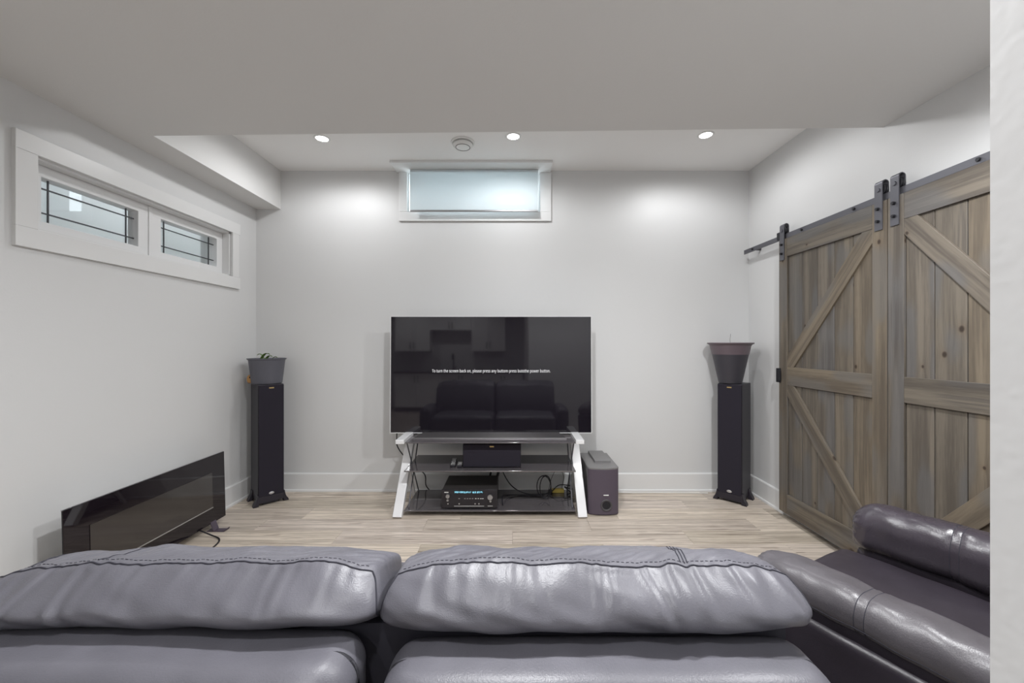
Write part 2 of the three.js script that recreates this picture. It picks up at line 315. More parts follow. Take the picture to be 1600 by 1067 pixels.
// ------------------------------------------------------------------ ceiling lights and the smoke detector
function pot(x, y, z, cd, label, grp) {
  const t = group('ceiling_light', [x, y, z]);
  part('trim_ring', lathe([[0.044, -0.001], [0.046, -0.006], [0.056, -0.005], [0.06, -0.001], [0.06, 0.002], [0.044, 0.002]], 40), M.whitePlastic, t);
  part('lens', lathe([[0.0001, -0.008], [0.02, -0.0075], [0.036, -0.006], [0.045, -0.002]], 40), M.lens, t);
  const s = new THREE.SpotLight(POT_COLOR, cd, 0, R(88), z < -2.5 ? 0.32 : 0.5, 2);
  s.position.set(x, y - 0.02, z); s.target.position.set(x, 0, z); s.castShadow = true; s.shadow.radius = 3; s.shadow.mapSize.set(1024, 1024); s.shadow.camera.near = 0.02;
  scene.add(s, s.target);
  return tag(t, label, 'ceiling light', grp);
}
pot(-1.475, TRAY, -3.05, TRAY_POT, 'glowing recessed ceiling light left of the smoke detector, nearest the left window');
pot(-0.005, TRAY, -3.02, TRAY_POT, 'glowing recessed ceiling light just right of the smoke detector');
pot(1.45, TRAY, -3.0, TRAY_POT, 'glowing recessed ceiling light nearest the barn doors');
const lowY = (x) => LOW + (yr - LOW) * Math.max(0, x + 2.13) / (XR + 2.33);
for (const [x, where] of [[0, 'over the gap between the sofa and the television'], [1.28, 'above the armchair']]) pot(x, lowY(x), -1.34, FRONT_POT, `ceiling light in the low ceiling ${where}`, 'ceiling lights above the sofa');
for (const [x, z, where] of [[-0.32, -0.04, 'added unseen to light the sofa back'], [-2.4, 1.75, 'before the left wall cabinet'], [-1.1, 1.75, 'before the right wall cabinet']]) pot(x, lowY(x), z, z < 1 ? SOFA_FILL_POT : KITCHEN_POT, `ceiling light over the kitchen, ${where}`, 'kitchen ceiling lights');
{
  const t = group('smoke_detector', [-0.4, TRAY, -3.11]);
  part('base', lathe([[0.0001, -0.012], [0.088, -0.012], [0.093, -0.006], [0.093, 0]], 48), M.whitePlastic, t);
  part('body', lathe([[0.0001, -0.042], [0.045, -0.042], [0.062, -0.039], [0.074, -0.03], [0.08, -0.012], [0.0001, -0.012]], 48), M.whitePlastic, t);
  const g = new THREE.TorusGeometry(0.055, 0.003, 8, 48); g.rotateX(Math.PI / 2); g.translate(0, -0.0405, 0); part('vent_ring', g, M.subTop, t);
  tag(t, 'round white smoke detector on the raised ceiling in front of the high window', 'smoke detector');
}

// ------------------------------------------------------------------ barn doors on their rail
const DX = 2.065;
function barnDoor(name, s0, s1, flip, label, seed) {       // s0 < s1: distances along -z; flip: braces meet at the near stile instead of the far one
  const rnd = mulberry(seed), yb = 0.055, yt = 2.145, len = s1 - s0, st = 0.09, d = struct(group(name, [DX, 0, -(s0 + s1) / 2]));
  const Z = (s) => (s0 + s1) / 2 - s;                       // local z of a distance
  const off = () => [rnd() * 9, rnd() * 9], mat = () => M.barn[Math.floor(rnd() * 4)];
  const n = 5, a = s0 + st * 0.98, b = s1 - st * 0.98, w = (b - a) / n;
  part('plank', rspan(0.013, 0.033, yb, yt, Z(s0 + 0.004), Z(a) - 0.001, 0.003, 1, off()), mat(), d);
  for (let i = 0; i < n; i++) part('plank', rspan(0.013, 0.033, yb, yt, Z(a + i * w) - 0.0016, Z(a + (i + 1) * w) + 0.0016, 0.004, 1, off(), 2), mat(), d);
  part('plank', rspan(0.013, 0.033, yb, yt, Z(b) - 0.001, Z(s1 - 0.004), 0.003, 1, off()), mat(), d);
  for (const [p, q] of [[s0, s0 + st], [s1 - st, s1]]) part('stile', rspan(0, 0.014, yb, yt, Z(p), Z(q), 0.0025, 1, off()), mat(), d);
  const rails = [[2.005, yt], [1.032, 1.17], [yb, 0.205]];
  for (const [p, q] of rails) part('rail', rspan(0, 0.014, p, q, Z(s0 + st) - 0.0008, Z(s1 - st) + 0.0008, 0.0025, 2, off()), mat(), d);
  // braces, cut to the field between stiles and rails
  const f0 = s0 + st + 0.0008, f1 = s1 - st - 0.0008, near = flip ? f1 : f0, far = flip ? f0 : f1;    // braces run from the far/middle corner to the near/top and near/bottom corners
  for (const [ym, ye] of [[1.17, 2.005], [1.032, 0.205]]) {
    const sg = Math.sign(ye - ym), dy = Math.abs(ye - ym), dx = Math.abs(near - far), hw = 0.052, Ld = Math.hypot(dx, dy), ex = hw * Ld / dy, ey = hw * Ld / dx;
    const dir = Math.sign(near - far);
    const pts = [[far, ym], [far + dir * ex, ym], [near, ye - sg * ey], [near, ye], [near - dir * ex, ye], [far, ym + sg * ey]];
    const sh = new THREE.Shape(pts.map(([s, y]) => new THREE.Vector2(s, y)));
    const g = new THREE.ExtrudeGeometry(sh, { depth: 0.011, bevelEnabled: true, bevelThickness: 0.0015, bevelSize: 0.0015, bevelOffset: -0.0015, bevelSegments: 1, curveSegments: 1 });
    const p = g.attributes.position, uv = g.attributes.uv, o = off(), cx = (near - far) / Ld, cy = (ye - ym) / Ld;
    for (let i = 0; i < p.count; i++) {
      const s = p.getX(i), y = p.getY(i), t = p.getZ(i); uv.setXY(i, s * cx + y * cy + o[0], -s * cy + y * cx + t + o[1]); p.setXYZ(i, 0.0005 + 0.0125 - t, y, Z(s));
    }
    if (true) { const q = g.toNonIndexed(); q.computeVertexNormals(); part('brace', q, mat(), d); }
  }
  tag(d, label, 'barn door'); return { d, Z };
}
function hanger(door, s, bolts) {
  const { d, Z } = door, z = Z(s), hw = 0.024;
  // a strap folded over the wheel
  const sh = new THREE.Shape(), x0 = -0.006, x1 = 0.034; sh.moveTo(x0, 1.985); sh.lineTo(x0, 2.245); sh.absarc((x0 + x1) / 2, 2.245, (x1 - x0) / 2, Math.PI, 0, true); sh.lineTo(x1, 2.16); sh.lineTo(x1 - 0.005, 2.16); sh.lineTo(x1 - 0.005, 2.245);
  sh.absarc((x0 + x1) / 2, 2.245, (x1 - x0) / 2 - 0.005, 0, Math.PI, false); sh.lineTo(x0 + 0.005, 1.985);
  const g = new THREE.ExtrudeGeometry(sh, { depth: hw * 2, bevelEnabled: false, curveSegments: 16 }); g.translate(0, 0, z - hw);
  const h = part('hanger_strap', g, M.iron, d);
  const wl = lathe([[0.006, -0.011], [0.022, -0.011], [0.031, -0.01], [0.032, -0.006], [0.026, -0.004], [0.026, 0.004], [0.032, 0.006], [0.031, 0.01], [0.022, 0.011], [0.006, 0.011]], 36); wl.rotateZ(Math.PI / 2); wl.translate(0.014, 2.212, z + 0.002);
  part('wheel', wl, M.ironDark, h);
  for (const y of [2.035, 2.105]) { const k = new THREE.CylinderGeometry(0.0085, 0.0095, 0.016, 6); k.rotateZ(Math.PI / 2); k.translate(-0.012, y, z); part('bolt', k, M.ironDark, h); }
  const ax = new THREE.CylinderGeometry(0.011, 0.012, 0.006, 20); ax.rotateZ(Math.PI / 2); ax.translate(-0.0085, 2.212, z); part('axle_cap', ax, M.iron, h);
}
const doorA = barnDoor('door_1', 2.198, 3.092, false, 'grey-brown plank barn door with braces, the farther one, next to the back wall', 101);
hanger(doorA, 3.05); hanger(doorA, 2.243);
const doorB = barnDoor('door_2', 1.30, 2.192, true, 'grey-brown plank barn door with braces, the nearer one, partly behind the armchair', 202);
hanger(doorB, 2.148); hanger(doorB, 1.345);
{ // flat black latch plate gripping the far edge of door 1
  part('latch', [rspan(-0.012, 0.04, 1.045, 1.155, doorA.Z(3.11), doorA.Z(3.07), 0.003, 1), rspan(-0.02, -0.004, 1.06, 1.14, doorA.Z(3.085), doorA.Z(3.06), 0.003, 1)], M.ironDark, doorA.d);
}
{
  const t = group('sliding_rail', [DX + 0.014, 2.167, -2.42]);
  part('rail_bar', rspan(-0.004, 0.004, -0.019, 0.019, 1.22, -1.16, 0.0015, 2), M.iron, t);
  for (const s of [3.45, 2.86, 2.42, 1.77, 1.32]) {
    const k = new THREE.CylinderGeometry(0.009, 0.009, 0.01, 6); k.rotateZ(Math.PI / 2); k.translate(-0.008, 0, 2.42 - s); const bolt = part('bolt', k, M.ironDark, t);
    const sp = new THREE.CylinderGeometry(0.012, 0.012, XR - DX - 0.018, 16); sp.rotateZ(Math.PI / 2); sp.translate(0.004 + (XR - DX - 0.018) / 2, 0, 2.42 - s); part('spacer', sp, M.iron, t);
  }
  part('stop', rspan(-0.014, 0.012, -0.012, 0.045, -0.665, -0.70, 0.003), M.ironDark, t);
  tag(t, 'long black steel rail carrying the barn doors along the right wall', 'rail');
}

// ------------------------------------------------------------------ television and its stand
{
  const S = group('television_stand', [-0.185, 0, -3.3]); const X = 0.7;
  const shelf = (y0, y1) => rspan(-0.672, 0.668, y0, y1, 0.21, -0.235, 0.003, 0, [0, 0], 2);
  for (const y of [0.568, 0.345, 0.036]) part('shelf', shelf(y, y + 0.01), M.shelfGlass, S);
  for (const sx of [-1, 1]) {
    part('leg', [bar([sx * 0.715, 0.0, 0.235], [sx * 0.70, 0.575, -0.14], 0.072, 0.045, [1, 0, 0])], M.whiteLacquer, S);
    part('top_arm', [rspan(sx * 0.662, sx * 0.727, 0.572, 0.604, 0.25, -0.2, 0.004, 2)], M.whiteLacquer, S);
    part('rear_leg', [bar([sx * 0.70, 0.0, -0.215], [sx * 0.70, 0.29, -0.05], 0.03, 0.02, [1, 0, 0])], M.whiteLacquer, S);
    part('rod', rod([sx * 0.655, 0.572, 0.19], [sx * 0.655, 0.048, -0.2], 0.005), M.iron, S);
    part('rod', rod([sx * 0.648, 0.572, -0.19], [sx * 0.648, 0.048, 0.16], 0.005), M.iron, S);
  }
  tag(S, 'television stand with three black glass shelves on slanted white legs', 'stand');

  const T = group('television', [-0.193, 0.578, -3.325]); T.rotation.x = -R(0.92);
  const w = 1.684, h = 0.972, y0 = 0.022;
  part('panel', rspan(-w / 2, w / 2, y0, y0 + h, -0.022, -0.004, 0.003), M.blackPlastic, T);
  part('rear_housing', rspan(-0.6, 0.6, y0 + 0.03, y0 + 0.42, -0.06, -0.021, 0.01), M.blackPlastic, T);
  const e = 0.0045;
  part('frame', [span(-w / 2 - e, w / 2 + e, y0 + h, y0 + h + e, -0.022, 0.0005), span(-w / 2 - e, w / 2 + e, y0 - e, y0, -0.022, 0.0005), span(-w / 2 - e, -w / 2, y0, y0 + h, -0.022, 0.0005), span(w / 2, w / 2 + e, y0, y0 + h, -0.022, 0.0005)], M.frame, T);
  const cv = document.createElement('canvas'); cv.width = 2048; cv.height = 1184; const c = cv.getContext('2d');
  c.fillStyle = '#000'; c.fillRect(0, 0, 2048, 1184); c.fillStyle = '#fff'; c.textAlign = 'center'; c.textBaseline = 'middle';
  const msg = 'To turn the screen back on, please press any buttom press butothe power button.';
  c.font = '43px sans-serif'; const sq = 1212 / (c.measureText(msg).width || 1600); c.setTransform(sq, 0, 0, 1, 2048 * 0.5016, 1184 * 0.469); c.fillText(msg, 0, 0);
  const tx = new THREE.CanvasTexture(cv); tx.colorSpace = THREE.SRGBColorSpace;
  const scr = new THREE.PlaneGeometry(w, h); scr.translate(0, y0 + h / 2, -0.0035);
  part('screen', scr, phys({ color: rgb(0.011, 0.009, 0.013), roughness: 0.04, ior: 1.56, emissive: 0xffffff, emissiveMap: tx, emissiveIntensity: 0.75 }), T);
  // low wedge foot
  const f = block([[-0.62, 0.0, 0.13], [0.62, 0.0, 0.13], [0.58, 0.0, -0.07], [-0.58, 0.0, -0.07], [-0.615, 0.006, 0.128], [0.615, 0.006, 0.128], [0.565, 0.026, -0.01], [-0.565, 0.026, -0.01]]);
  part('foot', f, M.pewter, T);
  tag(T, 'large flat television showing one line of white text on a dark screen', 'television');

  const C = group('centre_speaker', [-0.176, 0.355, -3.155]);
  part('cabinet', rspan(-0.232, 0.232, 0, 0.192, -0.26, -0.012, 0.003), M.vinylWrap, C);
  part('grille', rspan(-0.228, 0.228, 0.012, 0.19, -0.012, 0.004, 0.004), M.grille, C);
  part('badge', rspan(-0.017, 0.017, 0.168, 0.178, 0.003, 0.006, 0.001), M.gold, C);
  tag(C, 'wide black centre speaker with cloth grille on the middle shelf under the television', 'speaker');

  const V = group('receiver', [-0.349, 0.046, -3.11]);
  for (const [x, z] of [[-0.18, -0.03], [0.18, -0.03], [-0.18, -0.29], [0.18, -0.29]]) { const g = new THREE.CylinderGeometry(0.02, 0.022, 0.012, 16); g.translate(x, 0.006, z); part('foot', g, M.blackPlastic, V); }
  part('case', rspan(-0.215, 0.215, 0.012, 0.156, -0.335, -0.012, 0.004), M.receiverTop, V);
  part('front_panel', rspan(-0.219, 0.219, 0.01, 0.157, -0.013, 0, 0.003), M.blackPlastic, V);
  const dc = document.createElement('canvas'); dc.width = 512; dc.height = 64; const k = dc.getContext('2d'); k.fillStyle = '#02060a'; k.fillRect(0, 0, 512, 64); k.fillStyle = '#8fd8f0';
  { const r = mulberry(9); for (let x = 10; x < 490; x += 7) if (r() > 0.22) k.fillRect(x, 14 + Math.floor(r() * 3) * 3, 5, 26 + Math.floor(r() * 3) * 4); }
  const dt = new THREE.CanvasTexture(dc); dt.colorSpace = THREE.SRGBColorSpace;
  const dp = new THREE.PlaneGeometry(0.236, 0.028); dp.translate(-0.005, 0.136, 0.0008);
  part('display', dp, std({ color: 0x05080a, roughness: 0.2, emissive: 0xffffff, emissiveMap: dt, emissiveIntensity: 0.9 }), V);
  for (const [x, y, r] of [[-0.168, 0.108, 0.015], [-0.168, 0.078, 0.009], [0.163, 0.1, 0.02], [0.166, 0.07, 0.008]]) { const g = new THREE.CylinderGeometry(r, r * 1.05, 0.018, 24); g.rotateX(Math.PI / 2); g.translate(x, y, 0.009); part('knob', g, M.aluminium, V); }
  for (const x of [-0.08, -0.035, -0.015, 0.005, 0.025, 0.05, 0.07, 0.09, 0.105]) part('button', rspan(x - 0.006, x + 0.006, 0.083, 0.088, -0.001, 0.002, 0.0008), x > 0.04 ? M.print : M.aluminium, V);
  for (const [x, y] of [[-0.168, 0.045], [-0.08, 0.045], [0.045, 0.045], [0.075, 0.045]]) { const g = new THREE.CylinderGeometry(0.005, 0.005, 0.004, 14); g.rotateX(Math.PI / 2); g.translate(x, y, 0.001); part('socket', g, M.silver, V); }
  part('trim_line', span(-0.12, 0.115, 0.0255, 0.0285, -0.001, 0.0012), M.print, V);
  part('marking', span(-0.196, -0.164, 0.131, 0.138, -0.001, 0.0008), M.print, V); part('marking', span(0.143, 0.183, 0.026, 0.029, -0.001, 0.0008), M.print, V);
  tag(V, 'black audio receiver with a lit blue display on the bottom shelf', 'receiver');

  for (const [x, z, L, wd, mat, label] of [[-0.497, -3.28, 0.215, 0.046, M.blackPlastic, 'long dark remote control with pale buttons on the middle shelf'], [-0.437, -3.215, 0.11, 0.04, M.blackPlastic, 'short black remote control beside the centre speaker']]) {
    const t = group('remote_control', [x, 0.355, z], R(4));
    part('body', rbox(wd, 0.018, L, 0.006, 0, 0.009, 0), mat, t);
    for (let i = 0; i < L / 0.024 - 1; i++) for (const bx of [-0.012, 0, 0.012]) { if (i % 3 === 2 && bx) continue; part('button', rbox(i % 3 === 2 ? 0.026 : 0.008, 0.004, 0.01, 0.0015, bx, 0.019, L / 2 - 0.02 - i * 0.024, 0, [0, 0], 1), i % 2 ? M.print : M.silver, t); }
    tag(t, label, 'remote control');
  }
}
// cables behind and on the stand
const cable = (pts, r, label, mat = M.cable, seg = 60) => tag(part('cable', tube(pts, r, seg, 7), mat), label, 'cable');
cable([[-0.125, 0.33, -3.56], [-0.11, 0.22, -3.57], [-0.02, 0.10, -3.48], [0.1, 0.055, -3.42], [0.22, 0.056, -3.40], [0.31, 0.062, -3.42], [0.39, 0.115, -3.45], [0.5, 0.105, -3.47]], 0.0045, 'black cable drooping from the middle shelf and running right along the bottom shelf');
cable([[-0.09, 0.05, -3.18], [-0.095, 0.09, -3.26], [-0.06, 0.062, -3.36], [0.02, 0.053, -3.39], [0.14, 0.0535, -3.385], [0.25, 0.055, -3.38]], 0.005, 'black cable lying on the bottom shelf from the receiver toward the coil');
{
  const pts = []; for (let i = 0; i < 26; i++) { const a = i / 25 * Math.PI * 4.2 + 1.4; pts.push([0.255 + 0.052 * Math.cos(a) + 0.012 * Math.sin(a * 0.5), 0.158 + 0.098 * Math.sin(a) * (1 - 0.12 * (i / 25)), -3.27 - 0.05 * (i / 25)]); }
  cable(pts, 0.0042, 'black cable coiled into an upright loop on the bottom shelf', M.cable, 160);
}
cable([[0.29, 0.06, -3.4], [0.33, 0.2, -3.42], [0.385, 0.27, -3.44], [0.43, 0.2, -3.45], [0.415, 0.09, -3.44]], 0.0022, 'thin dark wire arching above the yellow power adapter');
cable([[-0.135, 0.34, -3.5], [-0.13, 0.28, -3.52], [-0.14, 0.2, -3.52], [-0.16, 0.12, -3.5]], 0.012, 'thick black cable bundle hanging behind the right side of the receiver');
cable([[-0.17, 0.34, -3.49], [-0.19, 0.29, -3.51], [-0.21, 0.18, -3.51], [-0.22, 0.13, -3.48]], 0.009, 'thick black cable hanging close behind the receiver, left of the thicker bundle');
cable([[-0.99, 0.64, -3.37], [-1.01, 0.54, -3.42], [-1.015, 0.46, -3.45], [-0.98, 0.38, -3.48], [-0.9, 0.27, -3.53], [-0.8, 0.17, -3.56], [-0.79, 0.07, -3.57], [-0.74, 0.007, -3.57]], 0.005, 'black television cable hanging down beside the left leg of the stand');
cable([[0.52, 0.11, -3.5], [0.5, 0.08, -3.45], [0.44, 0.1, -3.46], [0.49, 0.06, -3.42], [0.45, 0.053, -3.4]], 0.0045, 'tangled black cable end by the right leg of the stand');
{
  const t = group('power_adapter', [0.385, 0.046, -3.47]);
  part('body', rbox(0.105, 0.032, 0.04, 0.006, 0, 0.016, 0), M.yellow, t); part('plug', rbox(0.03, 0.022, 0.026, 0.005, -0.066, 0.013, 0), M.blackPlastic, t);
  tag(t, 'yellow power adapter on the bottom shelf behind the cable coil', 'adapter');
}
cable([[1.74, 0.005, -3.56], [1.55, 0.004, -3.57], [1.3, 0.004, -3.575], [1.1, 0.0045, -3.57], [0.9, 0.005, -3.58]], 0.004, 'thin white cable lying on the floor along the back baseboard', M.whitePlastic);

// ------------------------------------------------------------------ subwoofer
{
  const S = group('subwoofer', [0.704, 0, -3.10]);
  const body = (x, f, b, r, bow, h, y) => { const s = new THREE.Shape(); s.moveTo(-x, b); s.lineTo(x, b); s.lineTo(x, f - r); s.quadraticCurveTo(x, f - bow, x - r, f - bow * 0.55); s.quadraticCurveTo(0, f + bow * 0.55, -x + r, f - bow * 0.55); s.quadraticCurveTo(-x, f - bow, -x, f - r); s.closePath(); const g = new THREE.ExtrudeGeometry(s, { depth: h, bevelEnabled: true, bevelThickness: 0.003, bevelSize: 0.003, bevelOffset: -0.003, bevelSegments: 2, curveSegments: 16 }); g.rotateX(Math.PI / 2); g.translate(0, y, 0); return g; };
  // rotateX(+90): shape y becomes z, extrusion runs down from y
  part('cabinet', body(0.119, -0.03, -0.432, 0.004, 0.001, 0.346, 0.358), M.subSide, S);
  part('front_panel', body(0.121, 0, -0.05, 0.04, 0.02, 0.348, 0.357), M.subFront, S);
  part('top_plate', body(0.122, 0.001, -0.435, 0.04, 0.02, 0.008, 0.37), M.subTop, S);
  part('raised_lid', rspan(-0.045, 0.085, 0.366, 0.394, -0.437, -0.14, 0.006, 2, [0, 0], 2), M.subTop, S);
  const ring = lathe([[0.03, -0.04], [0.031, -0.002], [0.035, 0.004], [0.043, 0.006], [0.047, 0.001], [0.047, -0.004]], 40); ring.rotateX(Math.PI / 2); ring.translate(0.018, 0.082, 0.0); part('port_ring', ring, M.subSide, S);
  const hole = new THREE.CircleGeometry(0.0305, 32); hole.translate(0.018, 0.082, 0.0015); part('port_hole', hole, M.ironDark, S);
  part('badge', rspan(-0.004, 0.036, 0.158, 0.165, -0.004, 0.004, 0.001), M.print, S);
  for (const [x, z] of [[-0.09, -0.05], [0.09, -0.05], [-0.09, -0.38], [0.09, -0.38]]) { const g = new THREE.CylinderGeometry(0.012, 0.014, 0.012, 14); g.translate(x, 0.006, z); part('foot', g, M.blackPlastic, S); }
  tag(S, 'purple-grey subwoofer with a round port and bowed front, right of the stand', 'subwoofer');
}

// ------------------------------------------------------------------ tower speakers with their pots
function tower(x, z, turn, label) {
  const t = group('tower_speaker', [x, 0, z], turn), w = 0.19, d = 0.26, h = 0.985;
  part('cabinet', rspan(-w / 2, w / 2, 0.022, h + 0.018, -d / 2, d / 2 - 0.018, 0.003), M.vinylWrap, t);
  part('grille', rspan(-w / 2 + 0.002, w / 2 - 0.002, 0.075, h + 0.014, d / 2 - 0.018, d / 2, 0.005), M.grille, t);
  part('kick_panel', rspan(-w / 2 + 0.001, w / 2 - 0.001, 0.022, 0.074, d / 2 - 0.018, d / 2 - 0.002, 0.003), M.vinylWrap, t);
  part('badge', rspan(-0.018, 0.018, h - 0.014, h - 0.005, d / 2 - 0.001, d / 2 + 0.002, 0.001), M.gold, t);
  const b = new THREE.SphereGeometry(1, 20, 10); b.scale(0.02, 0.011, 0.003); b.translate(0, 0.095, d / 2); part('badge', b, M.silver, t);
  for (const sx of [-1, 1]) for (const f of [1, -1]) {
    const s = new THREE.Shape(); s.moveTo(0, 0.004); s.lineTo(0.034, 0.0); s.lineTo(0.028, 0.02); s.quadraticCurveTo(0.008, 0.04, 0.002, 0.09); s.lineTo(-0.004, 0.09); s.lineTo(-0.004, 0.004);
    const g = new THREE.ExtrudeGeometry(s, { depth: 0.05, bevelEnabled: true, bevelThickness: 0.002, bevelSize: 0.001, bevelSegments: 1 }); if (sx < 0) { g.rotateY(Math.PI); g.translate(0, 0, 0.05); }
    g.translate(sx * (w / 2 + 0.002), 0, f > 0 ? d / 2 - 0.052 : -d / 2 + 0.02); part('foot', g, M.vinylWrap, t);
  }
  part('underside', rspan(-0.06, 0.06, 0.0, 0.024, -0.1, 0.1, 0.004), M.blackPlastic, t);
  return tag(t, label, 'speaker');
}
// nearest vertical edges stand at (-2.10, -3.26) and (1.892, -3.293); both are turned half toward the room
{
  const c45 = Math.SQRT1_2, w = 0.19, d = 0.26;
  tower(-2.10 + (w / 2 - d / 2) * c45, -3.262 - (w / 2 + d / 2) * c45, R(45), 'tall black tower speaker in the left corner under the grey plant pot');
  tower(1.89 + (-w / 2 + d / 2) * c45, -3.293 - (w / 2 + d / 2) * c45, R(-45), 'tall black tower speaker in the right corner under the flared brown pot');
}
{
  const p = group('plant_pot', [-2.128, 1.0045, -3.42]);
  part('pot', lathe([[0.0001, 0], [0.110, 0], [0.115, 0.005], [0.137, 0.2], [0.143, 0.205], [0.149, 0.212], [0.147, 0.216], [0.135, 0.214], [0.131, 0.2], [0.11, 0.012], [0.0001, 0.012]], 56), M.potGrey, p);
  part('soil', lathe([[0.0001, 0.172], [0.08, 0.168], [0.1285, 0.165]], 32), M.soil, p);
  const r = mulberry(3), mk = (a, L, up, dx, dz) => { // a thick arching leaf
    const g = new THREE.PlaneGeometry(1, 1, 6, 14), q = g.attributes.position; for (let i = 0; i < q.count; i++) { const u = q.getX(i) * 2, t = q.getY(i) + 0.5, wd = 0.018 * Math.sin(Math.PI * Math.min(1, 0.12 + t * 0.88)); const rr = L * t, y = up * Math.sin(t * 2.1) + 0.006 * u * u; q.setXYZ(i, dx + Math.cos(a) * rr - Math.sin(a) * u * wd, 0.165 + y, dz + Math.sin(a) * rr + Math.cos(a) * u * wd); }
    g.computeVertexNormals(); return g; };
  [[0.15, 0.11, 0.09, -0.06, 0.02], [2.9, 0.07, 0.085, 0.0, 0.01], [0.1, 0.08, 0.07, -0.01, 0.03], [-0.4, 0.06, 0.06, 0.02, 0.0]].forEach((a) => part('leaf', mk(...a), M.leaf, p));
  tag(p, 'grey plastic plant pot with a small green sprout on the left tower speaker', 'plant pot');
  const k = group('cork_ornament', [-2.279, 1.0045, -3.44]);
  part('ornament_body', (() => { const g = lathe([[0.0001, 0], [0.02, 0.001], [0.028, 0.012], [0.031, 0.036], [0.027, 0.06], [0.017, 0.07], [0.0001, 0.072]], 26); return g; })(), M.cork, k);
  part('dimple', (() => { const g = new THREE.SphereGeometry(0.008, 12, 8); g.scale(1, 1, 0.5); g.translate(0.008, 0.05, 0.0265); return g; })(), M.soil, k);
  tag(k, 'small orange-brown ornament beside the grey pot on the left speaker', 'ornament');
  const q = group('plant_pot', [1.875, 1.0045, -3.44]);
  part('inner_pot', lathe([[0.0001, 0], [0.086, 0], [0.091, 0.004], [0.140, 0.245], [0.143, 0.252], [0.136, 0.252], [0.086, 0.012], [0.0001, 0.012]], 56), M.potBlack, q);
  part('outer_rim', lathe([[0.1405, 0.248], [0.144, 0.25], [0.157, 0.318], [0.164, 0.332], [0.178, 0.339], [0.183, 0.345], [0.18, 0.35], [0.165, 0.348], [0.153, 0.335], [0.139, 0.252], [0.1405, 0.248]], 56), M.potBrown, q);
  part('soil', lathe([[0.0001, 0.255], [0.08, 0.25], [0.1375, 0.248]], 32), M.soil, q);
  part('twig', tube([[0, 0.25, 0], [0.002, 0.32, 0.004], [-0.002, 0.37, 0.002], [0.004, 0.425, 0]], 0.0018, 16, 6), M.subTop, q);
  tag(q, 'tall flared plant pot with brown rim and bare twig on the right tower speaker', 'plant pot');
}

// ------------------------------------------------------------------ electric fireplace leaning on the left wall
{
  const F = group('electric_fireplace', [-2.166, 0.055, -2.449]); F.rotation.z = R(1.5);
  part('glass_front', rspan(-0.008, 0, 0, 0.482, -0.534, 0.534, 0.002, 2), M.smokeGlass, F);
  part('casing', rspan(-0.11, -0.008, 0.03, 0.44, -0.40, 0.40, 0.004, 2), M.whitePlastic, F);
  part('panel_edge', span(-0.0095, -0.0065, 0.48, 0.485, -0.534, 0.534, 2), M.silver, F);
  part('flame_window', rspan(0.0002, 0.003, 0.115, 0.362, -0.408, 0.415, 0.001, 2), M.fireWindow, F);
  part('window_strip', rspan(0.0005, 0.006, 0.110, 0.116, -0.408, 0.415, 0.001, 2), M.silver, F);
  for (const z of [-0.41, 0.41]) {
    const c = Math.cos(R(1.5)), s = Math.sin(R(1.5)); const pt = (X, Y) => [c * X + s * (Y - 0.055), -s * X + c * (Y - 0.055)];   // a world offset in the leaning frame
    const P = (X, Y, zz) => { const [a, b] = pt(X, Y); return [a, b, zz]; };
    part('foot', [bar(P(-0.01, 0.085, z), P(0.02, 0.006, z), 0.05, 0.006, [0, 0, 1]), bar(P(-0.03, 0.003, z), P(0.095, 0.003, z), 0.05, 0.005, [0, 0, 1]), bar(P(0.094, 0.004, z), P(0.1, 0.016, z), 0.05, 0.004, [0, 0, 1])], M.subFront, F);
  }
  tag(F, 'black glass electric fireplace standing on low metal feet along the left wall', 'fireplace');
  cable([[-2.2, 0.06, -2.75], [-2.1, 0.02, -2.75], [-2.02, 0.006, -2.72], [-1.98, 0.005, -2.6], [-2.03, 0.005, -2.42], [-2.1, 0.005, -2.3]], 0.005, 'black power cord on the floor in front of the fireplace');
}

